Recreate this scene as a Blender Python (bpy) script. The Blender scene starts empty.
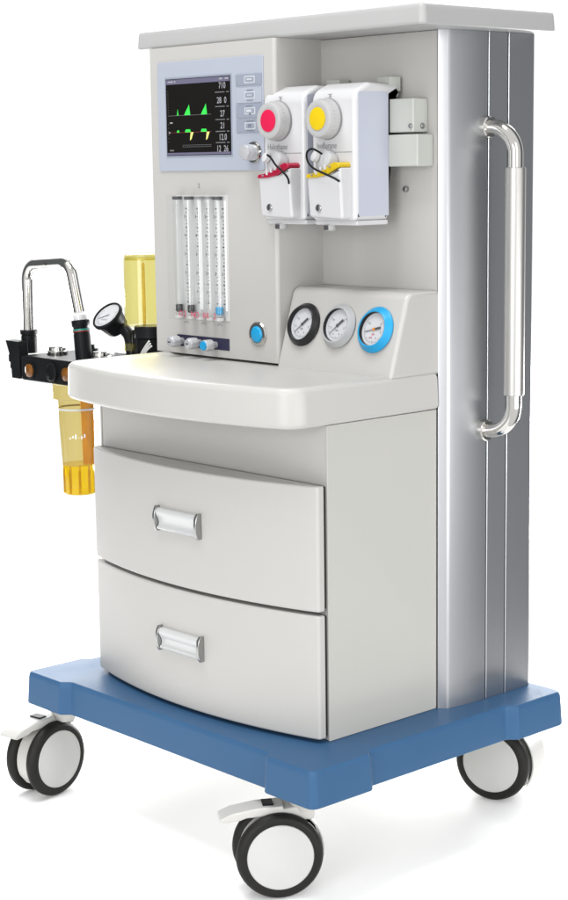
import bpy, bmesh, math, random
from mathutils import Vector, Matrix
random.seed(7)
S = bpy.context.scene
C = S.collection
PI = math.pi
def V(*a): return Vector(a)

ALB = .625      # real paint is greyer than it looks under studio lamps
# ------------------------------------------------------------------ materials
def mat(name, col, rough=.4, metal=0., bump=0., bscale=900., var=0., vscale=14., coat=0., emit=0., spec=.5,
        trans=0., ior=1.45, rvar=0., brushed=None):
    if metal < .6 and not emit and max(col) > .05 and 'floor' not in name: col = tuple(c * ALB for c in col)
    m = bpy.data.materials.new(name); m.use_nodes = True
    nt = m.node_tree; b = nt.nodes['Principled BSDF']
    b.inputs['Base Color'].default_value = (*col, 1)
    b.inputs['Roughness'].default_value = rough
    b.inputs['Metallic'].default_value = metal
    b.inputs['Specular IOR Level'].default_value = spec
    b.inputs['Coat Weight'].default_value = coat
    b.inputs['Coat Roughness'].default_value = .12
    b.inputs['Transmission Weight'].default_value = trans
    b.inputs['IOR'].default_value = ior
    if emit:
        b.inputs['Emission Color'].default_value = (*col, 1); b.inputs['Emission Strength'].default_value = emit
    tc = nt.nodes.new('ShaderNodeTexCoord')
    src = tc.outputs['Object']
    if brushed:
        mp = nt.nodes.new('ShaderNodeMapping'); mp.inputs['Scale'].default_value = brushed
        nt.links.new(src, mp.inputs[0]); src2 = mp.outputs[0]
    else: src2 = src
    if var or rvar:
        n = nt.nodes.new('ShaderNodeTexNoise'); n.inputs['Scale'].default_value = 1 if brushed else vscale
        n.inputs['Detail'].default_value = 5; nt.links.new(src2, n.inputs['Vector'])
        if var:
            mr = nt.nodes.new('ShaderNodeMapRange'); mr.inputs[3].default_value = 1 - var; mr.inputs[4].default_value = 1 + var
            mr.inputs[1].default_value = .25; mr.inputs[2].default_value = .75
            nt.links.new(n.outputs[0], mr.inputs[0])
            mx = nt.nodes.new('ShaderNodeVectorMath'); mx.operation = 'SCALE'
            mx.inputs[0].default_value = col; nt.links.new(mr.outputs[0], mx.inputs['Scale'])
            nt.links.new(mx.outputs[0], b.inputs['Base Color'])
        if rvar:
            mr = nt.nodes.new('ShaderNodeMapRange'); mr.inputs[3].default_value = max(0, rough - rvar); mr.inputs[4].default_value = rough + rvar
            mr.inputs[1].default_value = .3; mr.inputs[2].default_value = .7
            nt.links.new(n.outputs[0], mr.inputs[0]); nt.links.new(mr.outputs[0], b.inputs['Roughness'])
    if bump:
        n = nt.nodes.new('ShaderNodeTexNoise'); n.inputs['Scale'].default_value = 1 if brushed else bscale
        n.inputs['Detail'].default_value = 2; nt.links.new(src2, n.inputs['Vector'])
        bp = nt.nodes.new('ShaderNodeBump'); bp.inputs['Strength'].default_value = bump; bp.inputs['Distance'].default_value = .0004
        nt.links.new(n.outputs[0], bp.inputs['Height']); nt.links.new(bp.outputs[0], b.inputs['Normal'])
    return m

def clear(name, tint, gloss_rough=.05, haze=.0, hazecol=(1, 1, 1)):
    """thin clear plastic: tinted straight-through light, a little milky scatter and a glossy skin"""
    m = bpy.data.materials.new(name); m.use_nodes = True
    nt = m.node_tree; nt.nodes.remove(nt.nodes['Principled BSDF']); out = nt.nodes['Material Output']
    tr = nt.nodes.new('ShaderNodeBsdfTransparent'); tr.inputs[0].default_value = (*tint, 1)
    df = nt.nodes.new('ShaderNodeBsdfTranslucent'); df.inputs[0].default_value = (*hazecol, 1)
    d2 = nt.nodes.new('ShaderNodeBsdfDiffuse'); d2.inputs[0].default_value = (*hazecol, 1)
    hm = nt.nodes.new('ShaderNodeMixShader'); hm.inputs[0].default_value = .5
    nt.links.new(df.outputs[0], hm.inputs[1]); nt.links.new(d2.outputs[0], hm.inputs[2])
    mh = nt.nodes.new('ShaderNodeMixShader'); mh.inputs[0].default_value = haze
    nt.links.new(tr.outputs[0], mh.inputs[1]); nt.links.new(hm.outputs[0], mh.inputs[2])
    gl = nt.nodes.new('ShaderNodeBsdfGlossy'); gl.inputs['Roughness'].default_value = gloss_rough
    lw = nt.nodes.new('ShaderNodeFresnel'); lw.inputs[0].default_value = 1.45
    tc = nt.nodes.new('ShaderNodeTexCoord'); n = nt.nodes.new('ShaderNodeTexNoise'); n.inputs['Scale'].default_value = 30
    nt.links.new(tc.outputs['Object'], n.inputs['Vector'])
    bp = nt.nodes.new('ShaderNodeBump'); bp.inputs['Strength'].default_value = .15; bp.inputs['Distance'].default_value = .001
    nt.links.new(n.outputs[0], bp.inputs['Height']); nt.links.new(bp.outputs[0], gl.inputs['Normal'])
    ge = nt.nodes.new('ShaderNodeNewGeometry'); fm = nt.nodes.new('ShaderNodeMath'); fm.operation = 'SUBTRACT'; fm.use_clamp = True
    nt.links.new(lw.outputs[0], fm.inputs[0]); nt.links.new(ge.outputs['Backfacing'], fm.inputs[1])   # only the outer skin mirrors
    mg = nt.nodes.new('ShaderNodeMixShader')
    nt.links.new(fm.outputs[0], mg.inputs[0]); nt.links.new(mh.outputs[0], mg.inputs[1]); nt.links.new(gl.outputs[0], mg.inputs[2])
    nt.links.new(mg.outputs[0], out.inputs[0])
    return m

M = {}
M['paint'] = mat('powder_coat_warm_grey', (.655, .643, .615), .42, bump=.10, bscale=1400, var=.012, vscale=5, rvar=.05)
M['paint2'] = mat('powder_coat_side_panel', (.655, .65, .61), .42, bump=.10, bscale=1400, var=.012, vscale=5, rvar=.05)
M['cap'] = mat('moulded_cap_grey', (.56, .56, .555), .38, bump=.06, bscale=1200, var=.01, vscale=5, rvar=.05)
M['tray'] = mat('moulded_tray_grey', (.67, .66, .63), .36, bump=.06, bscale=1200, var=.01, vscale=5, rvar=.05)
M['blue'] = mat('blue_moulded_base', (.052, .146, .300), .45, spec=.22, bump=.12, bscale=900, var=.04, vscale=7, rvar=.06)
M['alu'] = mat('anodised_aluminium', (.43, .437, .452), .38, 1., bump=.05, brushed=(1500, 1500, 4), var=.03)
M['groove'] = mat('dark_groove', (.045, .048, .055), .6, var=.1)
M['alulight'] = mat('aluminium_edge', (.55, .57, .59), .3, 1., var=.02)
M['chrome'] = mat('polished_steel', (.54, .53, .505), .09, 1., rvar=.03, vscale=40)
M['grip'] = mat('satin_grip', (.43, .425, .41), .36, .9)
M['rubber'] = mat('black_tyre_rubber', (.010, .0095, .0085), .5, spec=.25, var=.25, vscale=30, bump=.1, bscale=500, rvar=.1)
M['castor'] = mat('caster_white_plastic', (.74, .73, .69), .4, var=.03, vscale=30, bump=.05)
M['hub'] = mat('hub_cap_grey_white', (.70, .70, .68), .42, var=.02, vscale=20)
M['black'] = mat('black_plastic', (.007, .0075, .0085), .4, spec=.12, var=.2, vscale=50, bump=.1)
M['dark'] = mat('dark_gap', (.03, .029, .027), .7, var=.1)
M['lav'] = mat('pale_lavender_panel', (.53, .57, .665), .42, var=.012, vscale=8)
M['lavside'] = mat('pale_lavender_side', (.64, .67, .78), .45, var=.012, vscale=8)
M['lavbtn'] = mat('membrane_key_grey_blue', (.37, .41, .50), .45, var=.03, vscale=60)
M['lavline'] = mat('membrane_key_print', (.72, .75, .80), .5, var=.02)
M['lavdark'] = mat('membrane_key_dark_print', (.16, .18, .23), .5, var=.02)
M['vwhite'] = mat('vaporizer_white_enamel', (.80, .80, .815), .3, var=.008, vscale=10, coat=.2)
M['vgrey'] = mat('vaporizer_light_grey', (.58, .58, .58), .4, var=.02)
M['plug'] = mat('filler_plug_grey', (.66, .665, .68), .4, var=.02)
M['red'] = mat('crimson_dial_centre', (.86, .012, .09), .35, var=.03)
M['redband'] = mat('crimson_filler_band', (.50, .008, .05), .35, var=.1, vscale=80)
M['yellow'] = mat('yellow_dial_centre', (.92, .66, .004), .35, var=.03)
M['yelband'] = mat('yellow_filler_band', (.80, .56, .01), .35, var=.08, vscale=80)
M['print'] = mat('grey_printing', (.33, .33, .34), .6, var=.05)
M['printdk'] = mat('dark_printing', (.09, .09, .10), .6, var=.05)
M['rail'] = mat('bracket_pale_grey_green', (.64, .655, .61), .42, var=.02, vscale=20)
M['screen'] = mat('screen_black', (.008, .0075, .007), .2, spec=.12, var=.1, emit=.1)
M['sbar'] = mat('screen_status_bar', (.09, .085, .13), .3, emit=.5, var=.05)
M['sgreen'] = mat('screen_green', (.03, .50, .06), .3, emit=.45, var=.05)
M['syel'] = mat('screen_yellow', (.60, .58, .16), .3, emit=.4, var=.05)
M['swhite'] = mat('screen_digits', (.26, .26, .28), .3, emit=.30, var=.05)
M['sdim'] = mat('screen_dim_marks', (.10, .10, .105), .3, emit=.4, var=.05)
M['sred'] = mat('screen_red_dots', (.22, .03, .03), .3, emit=.3, var=.05)
M['skyblue'] = mat('cyan_blue_plastic', (.012, .42, .82), .32, var=.03)
M['gringk'] = mat('gauge_ring_black', (.014, .014, .015), .3, spec=.3, var=.15)
M['gringg'] = mat('gauge_ring_grey', (.56, .57, .58), .35, 0., var=.04)
M['dial'] = mat('gauge_face_white', (.76, .77, .80), .3, var=.015)
M['pink'] = mat('pink_print', (.80, .13, .22), .5, var=.05)
M['orangept'] = mat('orange_print', (.85, .30, .05), .5, var=.05)
M['navy'] = mat('navy_recess', (.025, .025, .075), .5, var=.1)
M['tubeback'] = mat('flowmeter_backing', (.80, .80, .79), .35, var=.02)
M['whiteline'] = mat('white_highlight_and_mark', (1.25, 1.25, 1.25), .25, var=.01)
M['tube'] = clear('clear_acrylic_tube', (.985, .99, .99), .06, .03)
M['cover'] = clear('clear_acrylic_cover', (.99, .993, .993), .05, .008)
M['knobclear'] = mat('satin_silver', (.92, .93, .97), .22, .45, var=.04)
M['handlewhite'] = mat('pearl_handle_plastic', (.78, .79, .79), .2, coat=.3, var=.015, vscale=60)
M['handleend'] = mat('handle_end_metal', (.34, .34, .335), .2, .9, var=.06, vscale=80)
M['amber'] = clear('amber_clear_plastic', (.80, .725, .43), .06, .10, (.50, .44, .22))
M['dome'] = clear('yellow_clear_dome', (.85, .81, .47), .06, .10, (.50, .47, .22))
M['amberdk'] = clear('deep_amber_plastic', (.86, .70, .08), .08, .25, (.55, .45, .006))
M['orange'] = mat('orange_absorbent', (1.15, .50, .004), .5, var=.12, vscale=60)
M['amberwin'] = mat('amber_window', (.24, .085, .006), .15, var=.4, vscale=70)
M['hose'] = mat('white_cable', (.78, .78, .77), .4, var=.02)
M['teal'] = mat('green_ring', (.02, .30, .22), .4, var=.05)
M['redring'] = mat('red_ring', (.35, .03, .03), .4, var=.05)
M['floor'] = mat('white_studio_floor', (.95, .95, .95), .8, spec=.1, var=.006, vscale=2)

# ------------------------------------------------------------------ mesh builder
class MB:
    def __init__(s): s.v = []; s.f = []; s.m = []; s.mats = []
    def mi(s, key):
        if key not in s.mats: s.mats.append(key)
        return s.mats.index(key)
    def add(s, verts, faces, key, xf=None):
        o = len(s.v); i = s.mi(key)
        for p in verts:
            p = Vector(p); s.v.append(xf @ p if xf else p)
        for f in faces: s.f.append([o + k for k in f]); s.m.append(i)
        return s
    def bm(s, bm, key, xf=None):
        bm.verts.ensure_lookup_table(); bm.verts.index_update()
        return s.add([v.co.copy() for v in bm.verts], [[v.index for v in f.verts] for f in bm.faces], key, xf)
    def box(s, lo, hi, key, bev=0., seg=3, xf=None):
        b = bmesh.new(); bmesh.ops.create_cube(b, size=1)
        lo, hi = Vector(lo), Vector(hi)
        for v in b.verts: v.co = Vector([(lo[i] + hi[i]) / 2 + v.co[i] * (hi[i] - lo[i]) for i in range(3)])
        if bev: bmesh.ops.bevel(b, geom=list(b.edges), offset=bev, segments=seg, profile=.5, affect='EDGES')
        s.bm(b, key, xf); b.free(); return s
    def prism(s, poly, a, b, key, bev=0., xf=None, seg=3):
        """plan polygon (CCW, local x,y) between local z=a and z=b with rounded rims"""
        if bev:
            rings = [(a, bev)] + [(a + bev * (1 - math.cos(t)), bev * (1 - math.sin(t))) for t in [PI / 2 * k / seg for k in range(1, seg + 1)]]
            rings += [(b - bev * (1 - math.cos(t)), bev * (1 - math.sin(t))) for t in [PI / 2 * k / seg for k in range(seg, 0, -1)]] + [(b, bev)]
        else: rings = [(a, 0), (b, 0)]
        return s.loft(poly, rings, key, xf)
    def loft(s, poly, rings, key, xf=None, cap=True):
        n = len(poly); vs = []; fs = []
        for z, off in rings:
            vs += [(p[0], p[1], z) for p in offset(poly, off)]
        for r in range(len(rings) - 1):
            for k in range(n):
                k2 = (k + 1) % n
                fs.append([r * n + k, r * n + k2, (r + 1) * n + k2, (r + 1) * n + k])
        if cap:
            fs.append(list(range(n))[::-1]); fs.append([(len(rings) - 1) * n + k for k in range(n)])
        return s.add(vs, fs, key, xf)
    def lathe(s, prof, key, xf=None, n=48, cap=True):
        """profile [(r, h)] turned about local z"""
        vs = []; fs = []; m = len(prof)
        for k in range(n):
            a = 2 * PI * k / n
            for r, h in prof: vs.append((r * math.cos(a), r * math.sin(a), h))
        for k in range(n):
            k2 = (k + 1) % n
            for j in range(m - 1):
                fs.append([k * m + j, k2 * m + j, k2 * m + j + 1, k * m + j + 1])
        if cap:
            if prof[0][0] > 1e-6: fs.append([k * m for k in range(n)][::-1])
            if prof[-1][0] > 1e-6: fs.append([k * m + m - 1 for k in range(n)])
        return s.add(vs, fs, key, xf)
    def tube(s, path, r, key, n=16, cap=True, radii=None):
        path = [Vector(p) for p in path]; vs = []; fs = []
        up = None
        for i, p in enumerate(path):
            t = (path[min(i + 1, len(path) - 1)] - path[max(i - 1, 0)]).normalized()
            if up is None:
                up = t.orthogonal().normalized()
            else:
                up = (up - t * up.dot(t)).normalized()
            w = t.cross(up); rr = radii[i] if radii else r
            for k in range(n):
                a = 2 * PI * k / n
                vs.append(p + (up * math.cos(a) + w * math.sin(a)) * rr)
        for i in range(len(path) - 1):
            for k in range(n):
                k2 = (k + 1) % n
                fs.append([i * n + k, i * n + k2, (i + 1) * n + k2, (i + 1) * n + k])
        if cap:
            fs.append(list(range(n))[::-1]); fs.append([(len(path) - 1) * n + k for k in range(n)])
        return s.add(vs, fs, key)
    def text(s, string, size, key, xf, align='CENTER', depth=.0003):
        cu = bpy.data.curves.new('lettering', 'FONT'); cu.body = string; cu.size = size
        cu.align_x = align; cu.align_y = 'CENTER'; cu.extrude = depth; cu.resolution_u = 3
        ob = bpy.data.objects.new('lettering', cu); C.objects.link(ob)
        dg = bpy.context.evaluated_depsgraph_get(); dg.update()
        me = bpy.data.meshes.new_from_object(ob.evaluated_get(dg))
        s.add([v.co.copy() for v in me.vertices], [list(p.vertices) for p in me.polygons], key, xf)
        bpy.data.objects.remove(ob); bpy.data.curves.remove(cu); bpy.data.meshes.remove(me)
        return s
    def build(s, name, parent=None, origin=None, sharp=32, weighted=True):
        if origin is None:
            lo = [min(v[i] for v in s.v) for i in range(3)]; hi = [max(v[i] for v in s.v) for i in range(3)]
            origin = V((lo[0] + hi[0]) / 2, (lo[1] + hi[1]) / 2, (lo[2] + hi[2]) / 2)
        origin = Vector(origin)
        me = bpy.data.meshes.new(name)
        me.from_pydata([v - origin for v in s.v], [], s.f)
        for k in s.mats: me.materials.append(M[k])
        me.polygons.foreach_set('material_index', s.m)
        b = bmesh.new(); b.from_mesh(me); bmesh.ops.recalc_face_normals(b, faces=b.faces); b.to_mesh(me); b.free()
        me.polygons.foreach_set('use_smooth', [True] * len(me.polygons))
        me.set_sharp_from_angle(angle=math.radians(sharp))
        me.update()
        o = bpy.data.objects.new(name, me); C.objects.link(o)
        wm = Matrix.Translation(origin)
        if parent:
            o.parent = parent
            o.matrix_parent_inverse = Matrix.Identity(4)
            o.location = origin - world_loc(parent)
        else: o.location = origin
        if weighted:
            w = o.modifiers.new('weighted', 'WEIGHTED_NORMAL'); w.keep_sharp = True
        return o

def world_loc(o):
    l = Vector(o.location)
    while o.parent: o = o.parent; l += Vector(o.location)
    return l
def offset(poly, d):
    if abs(d) < 1e-9: return [tuple(p) for p in poly]
    n = len(poly); out = []
    for i in range(n):
        p0, p1, p2 = Vector(poly[i - 1]), Vector(poly[i]), Vector(poly[(i + 1) % n])
        e1 = (p1 - p0).normalized(); e2 = (p2 - p1).normalized()
        n1 = Vector((-e1.y, e1.x)); n2 = Vector((-e2.y, e2.x))
        b = n1 + n2; k = 1 + n1.dot(n2)
        q = p1 + b * (d / max(k, .3)); out.append((q.x, q.y))
    return out
def rpoly(pts, seg=6):
    """polygon with rounded corners from [(x, y, radius)], CCW"""
    out = []; n = len(pts)
    for i in range(n):
        p = Vector(pts[i][:2]); r = pts[i][2] if len(pts[i]) > 2 else 0
        if r <= 0: out.append((p.x, p.y)); continue
        a = (Vector(pts[i - 1][:2]) - p).normalized(); b = (Vector(pts[(i + 1) % n][:2]) - p).normalized()
        ang = a.angle(b); t = r / math.tan(ang / 2)
        c = p + (a + b).normalized() * (r / math.sin(ang / 2))
        s0 = p + a * t - c; s1 = p + b * t - c
        th = s0.angle_signed(s1)      # clockwise positive in 2D
        for k in range(seg + 1):
            w = -th * k / seg
            out.append((c.x + s0.x * math.cos(w) - s0.y * math.sin(w), c.y + s0.x * math.sin(w) + s0.y * math.cos(w)))
    return out
def arcpts(x0, x1, yedge, ymid, n=20):
    """bowed line from (x0,yedge) to (x1,yedge) through (mid,ymid)"""
    h = (x1 - x0) / 2; s = yedge - ymid; R = (h * h + s * s) / (2 * s); cx = (x0 + x1) / 2; cy = ymid + R
    a = math.asin(h / R)
    return [(cx + R * math.sin(-a + 2 * a * k / n), cy - R * math.cos(-a + 2 * a * k / n)) for k in range(n + 1)]
def frame(loc, z, x=None):
    """matrix whose local z is the given direction"""
    z = Vector(z).normalized()
    x = Vector(x) if x is not None else (V(1, 0, 0) if abs(z.x) < .9 else V(0, 1, 0))
    x = (x - z * x.dot(z)).normalized(); y = z.cross(x)
    m = Matrix((x, y, z)).transposed().to_4x4(); m.translation = Vector(loc); return m
def front(x, y, z):
    """face lying in the machine's front plane: local x = right, local y = up, local z = towards the viewer"""
    return frame((x, y, z), (0, -1, 0), (1, 0, 0))
YZX = Matrix(((0, 0, 1, 0), (1, 0, 0, 0), (0, 1, 0, 0), (0, 0, 0, 1)))   # local (y,z,x) -> world
def thing(name, loc, label, cat, group=None):
    o = bpy.data.objects.new(name, None); C.objects.link(o); o.location = loc; o.empty_display_size = .05
    o['label'] = label; o['category'] = cat
    if group: o['group'] = group
    return o
def spline(pts, n=8):
    pts = [Vector(p) for p in pts]; P = [pts[0] * 2 - pts[1]] + pts + [pts[-1] * 2 - pts[-2]]; out = []
    for i in range(1, len(P) - 2):
        for k in range(n):
            t = k / n; a, b, c, d = P[i - 1:i + 3]
            out.append(.5 * ((2 * b) + (c - a) * t + (2 * a - 5 * b + 4 * c - d) * t * t + (3 * b - a - 3 * c + d) * t ** 3))
    return out + [pts[-1]]
def bent(pts, r, n=8):
    """polyline with rounded bends"""
    pts = [Vector(p) for p in pts]; out = [pts[0]]
    for i in range(1, len(pts) - 1):
        p = pts[i]; a = (pts[i - 1] - p).normalized(); b = (pts[i + 1] - p).normalized()
        ang = a.angle(b); t = r / math.tan(ang / 2); c = p + (a + b).normalized() * (r / math.sin(ang / 2))
        s0 = p + a * t - c; s1 = p + b * t - c; th = s0.angle(s1); ax = s0.cross(s1).normalized()
        for k in range(n + 1): out.append(c + Matrix.Rotation(th * k / n, 3, ax) @ s0)
    return out + [pts[-1]]

# ------------------------------------------------------------------ setting
FZ = -.008
mb = MB(); mb.box((-2.6, -1.6, FZ - .02), (.66, 1.2, FZ), 'floor')
fl = mb.build('floor', origin=(0, 0, FZ)); fl['kind'] = 'structure'

# ------------------------------------------------------------------ the machine
A = thing('anesthesia_machine', (0, .27, FZ), 'tall light grey hospital anesthesia machine with two drawers on a blue wheeled base', 'medical machine')

# base: blue moulded platform with a boss over each caster
hw, D, nx, ny, rc = .35, .5485, .244, .122, .013
R1, R2 = .010, .008
pl = rpoly([(-hw, 0, .014), (-nx - .006, 0, R1), (-nx + .006, rc, R2), (nx - .006, rc, R2), (nx + .006, 0, R1), (hw, 0, .014),
            (hw, ny - .006, R1), (hw - rc, ny + .006, R2), (hw - rc, D - ny - .006, R2), (hw, D - ny + .006, R1), (hw, D, .018),
            (nx + .006, D, R1), (nx - .006, D - rc, R2), (-nx + .006, D - rc, R2), (-nx - .006, D, R1), (-hw, D, .018),
            (-hw, D - ny + .006, R1), (-hw + rc, D - ny - .006, R2), (-hw + rc, ny + .006, R2), (-hw, ny - .006, R1)], 5)
mb = MB()
mb.loft(pl, [(.150, .0035), (.1512, .0008), (.153, 0), (.180, .002), (.1945, .0030), (.1990, .0038), (.2020, .0050), (.2036, .0064), (.2040, .0076)], 'blue')
mb.build('base_platform', A, sharp=50)

mb = MB(); mb.box((-.315, .035, .1470), (.315, D - .035, .1505), 'castor', .001, 1); mb.build('bounce_plate', A)  # unseen pale plate, added to bounce light onto the shaded floor

# casters -----------------------------------------------------------------
def caster(stem, az, centre):
    n = V(math.cos(az), math.sin(az), 0); t = V(-n.y, n.x, 0)         # n: towards the outer wheel, t: from axle to stem
    R = .063; c = V(centre[0], centre[1], FZ + R)                      # middle of the twin wheel
    up = V(0, 0, 1)
    side = Matrix((t, up, n)).transposed().to_4x4(); side.translation = c   # local x=t, y=up, z=n
    mb = MB()
    pts = []
    for k in range(19):
        a = math.radians(205 - 175 * k / 18); pts.append((.0545 * math.cos(a), .0545 * math.sin(a)))
    prof = pts + [(.057, .005), (.057, -.03), (.045, -.040), (.0, -.046), (-.035, -.040)]
    mb.prism(prof[::-1], -.0125, .0125, 'castor', .002, side)
    # fender on the stem side
    arc = [(.0665 * math.cos(math.radians(a)), .0665 * math.sin(math.radians(a))) for a in range(-35, 84, 7)]
    arc2 = [(.0645 * math.cos(math.radians(a)), .0645 * math.sin(math.radians(a))) for a in range(83, -37, -7)]
    mb.prism(arc + arc2, -.044, .0115, 'castor', 0, side)
    # neck and swivel plate
    mb.lathe([(.016, .060), (.018, .0665), (.024, .076), (.024, .15 - c.z + .001)], 'castor',
             Matrix.Translation((stem[0], stem[1], c.z)), 28)
    top = rpoly([(-.012, .048, .004), (.052, .048, .004), (.052, .072, .006), (-.012, .064, .006)], 3)
    mb.prism(top, -.019, .019, 'castor', .003, side)
    h = mb.build('caster', A)
    for s in (1, -1):
        w = MB(); z0, z1 = (.0135, .034) if s > 0 else (-.034, -.0135)
        mid = (z0 + z1) / 2
        prof = [(.046, z0), (.052, z0), (.0585, z0 + .0015), (.0622, z0 + .006), (R, mid), (.0622, z1 - .006), (.0585, z1 - .0015), (.054, z1), (.0485, z1), (.0475, z1 - .002), (.047, z1 - .006), (.0, z1 - .006)]
        if s < 0: prof = [(0, z0 + .006), (.047, z0 + .006), (.0475, z0 + .002), (.0485, z0), (.054, z0), (.0585, z0 + .0015), (.0622, z0 + .006), (R, mid), (.0622, z1 - .006), (.0585, z1 - .0015), (.052, z1), (.046, z1)]
        w.lathe(prof, 'rubber', side, 64); w.build('tyre', h, origin=c + n * mid, sharp=40)
        w = MB()
        zz = z1 if s > 0 else z0
        w.lathe([(.0485, zz - s * .0055), (.0482, zz - s * .0005), (.0465, zz + s * .0006), (.044, zz + s * .0002), (.036, zz + s * .0022), (.022, zz + s * .0038), (.010, zz + s * .0045), (.0, zz + s * .0047)], 'hub', side, 64)
        w.build('hub_cap', h, origin=c + n * zz, sharp=60)
    p = MB()
    ped = [(.010, .058), (.006, .071), (-.030, .0695), (-.066, .0635), (-.083, .0565), (-.084, .053), (-.078, .0505), (-.055, .0525), (-.046, .0555)]
    p.prism(ped, -.0195, .0195, 'castor', .0025, side)
    p.box((-.022, .0702, -.012), (-.006, .0725, .012), 'black', .0008, 2, side)
    p.build('brake_pedal', h)
    return h
rad = math.radians
caster((-.318, .058), rad(9), (-.3369, .0289))
caster((.262, .063), rad(-34), (.2375, .0345))
caster((.2250, .5200), rad(-70), (.2005, .5570))
caster((-.285, .490), rad(100), (-.262, .462))

# cabinet -----------------------------------------------------------------
CX = .2675
mb = MB()
mb.box((-CX + .0030, .1135, .2045), (CX - .0030, .520, .6645), 'paint', .001, 1)
mb.build('cabinet', A)
for s in (1, -1):
    mb = MB(); x0, x1 = (CX - .003, CX) if s > 0 else (-CX, -CX + .003)
    mb.box((x0, .1120, .2045), (x1, .3362, .6645), 'paint2', .0008, 2)
    mb.build('side_panel', A)

def drawer(z0, z1):
    x = .2655
    front_ = arcpts(-x, x, .094, .0545, 28)
    pl = rpoly([(-x, .1065, .001)] + [(-x, .0945, .005)] + [(p[0], p[1]) for p in front_[1:-1]] + [(x, .0945, .005), (x, .1065, .001)], 4)
    mb = MB(); mb.prism(pl, z0, z1, 'paint', .0032, None, 4)
    mb.box((-x + .004, .1060, z0 + .003), (x - .004, .1132, z1 - .003), 'dark')      # dark box filling the gap, its shade put into the colour
    d = mb.build('drawer', A, sharp=50)
    zc = (z0 + z1) / 2 + .0095; xc = .003; yf = .0553
    hw, hh = .0465, .0195
    m = MB()
    prof = []
    for q, dd in ((-1, .001), (-.94, .0036), (-.82, .0050), (-.70, .0040), (-.60, .0012), (-.35, .0004), (-.1, .0012), (.15, .0032), (.4, .0056), (.62, .0066), (.8, .0060), (.93, .0040), (1, .001)):
        prof.append((yf - .0030 - dd, zc + q * (hh - .0025)))    # grip bar above, scooped finger recess below
    back = [(yf + .002, zc + hh - .003), (yf + .002, zc - hh + .003)]
    m.prism((prof + back)[::-1], xc - hw + .001, xc + hw - .001, 'handlewhite', 0, YZX)
    h = m.build('handle', d)
    for s in (-1, 1):
        e = MB(); pr = []
        for k in range(11):
            a = -1 + 2 * k / 10; pr.append((yf - .0035 - .0080 * math.sqrt(max(0, 1 - (a * .95) ** 2)), zc + a * hh))
        pr = pr + [(yf + .002, zc + hh), (yf + .002, zc - hh)]
        xa = xc + s * hw - (0 if s > 0 else .0055)
        e.prism(pr[::-1], xa, xa + .0055, 'handleend', .0012, YZX); e.build('handle_end_cap', d)
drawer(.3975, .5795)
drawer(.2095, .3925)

# tray ---------------------------------------------------------------------
TX = .2715
fr = arcpts(-TX, TX, .044, .0022, 28)
pl = rpoly([(-TX, .3362, 0)] + [(-TX, fr[0][1], .038)] + fr[3:-3] + [(TX, fr[-1][1], .038), (TX, .3362, 0)], 8)
mb = MB()
mb.loft(pl, [(.6648, .006), (.6655, .0035), (.668, .0012), (.672, 0), (.7125, .0012), (.7175, .0028), (.7207, .006), (.7222, .010), (.7222, .022), (.7205, .030), (.7185, .036)], 'tray')
mb.build('tray', A, sharp=50)

# rear frame -----------------------------------------------------------------
mb = MB()
mb.box((-.262, .3415, .6646), (.268, .530, 1.2148), 'paint', .0008, 1)
mb.box((-.262, .3400, .84), (.2665, .3422, 1.2140), 'paint', .0006, 2)       # recess back panel
for x, z in ((.2050, .9880),):
    mb.lathe([(0, 0), (.0042, 0), (.0042, .006), (.0028, .0075), (0, .0076)], 'handleend', front(x, .3402, z), 16)
mb.build('back_panel', A)

def column(s):
    pts = [(.2670, .3385), (.2688, .3382), (.2700, .3388), (.2782, .3455), (.2799, .3480), (.2808, .3520)]
    for k in range(1, 11):                                     # gently bowed outer face
        t = k / 10; pts.append((.2808 + .0060 * (1 - (1 - t) ** 2), .3520 + .0730 * t))
    pts += [(.2832, .4254), (.2832, .4270), (.2866, .4274), (.2866, .4696), (.2836, .4700), (.2836, .4716), (.2866, .4720), (.2866, .529), (.2848, .5325), (.2670, .5325)]
    if s < 0: pts = [(-x, y) for x, y in pts][::-1]
    mb = MB(); mb.prism(pts, .2042, 1.2146, 'alu')
    o = mb.build('column', A, sharp=24)
    g = MB()
    for y in (.4282, .4728):
        g.tube([(s * .2865, y, .2045), (s * .2865, y, 1.2142)], .0013, 'alulight', 12)
    for y in (.4255, .4701):
        xa, xb = sorted((s * .2838, s * .2846)); g.box((xa, y, .2045), (xb, y + .0014, 1.2142), 'groove')
    g.build('groove_trim', o)
column(1); column(-1)

# top cap ---------------------------------------------------------------------
pl = rpoly([(-.3238, .2475, .010), (.3238, .2475, .010), (.3238, .5385, .010), (-.3238, .5385, .010)], 5)
mb = MB(); mb.loft(pl, [(1.2149, .004), (1.2156, .0016), (1.2175, .0004), (1.2195, 0), (1.2375, .0016), (1.2420, .0028), (1.2442, .0055), (1.2450, .010)], 'cap')
mb.build('top_cap', A, sharp=50)

# side handle -----------------------------------------------------------------
hx, hy = .3365, .4305
path = bent([(.2850, .4235, 1.0765), (hx, hy, 1.0765), (hx, hy, .6265), (.2850, .4205, .6265)], .040, 12)
mb = MB(); mb.tube(path, .0112, 'chrome', 28); H = mb.build('side_handle', A, sharp=60)
mb = MB(); mb.lathe([(.0112, 0), (.0143, .0004), (.0152, .002), (.0152, .334), (.0143, .3356), (.0112, .336)], 'grip', Matrix.Translation((hx, hy, .682)), 36)
mb.build('grip', H)
for z, y in ((1.0765, .4235), (.6265, .4205)):
    mb = MB(); mb.lathe([(.0105, 0), (.0162, 0), (.0165, .0015), (.0162, .0075), (.0145, .0092), (.0112, .0095)], 'chrome', frame((.2864, y, z), (1, 0, 0)), 32)
    mb.build('handle_flange', H)

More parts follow.
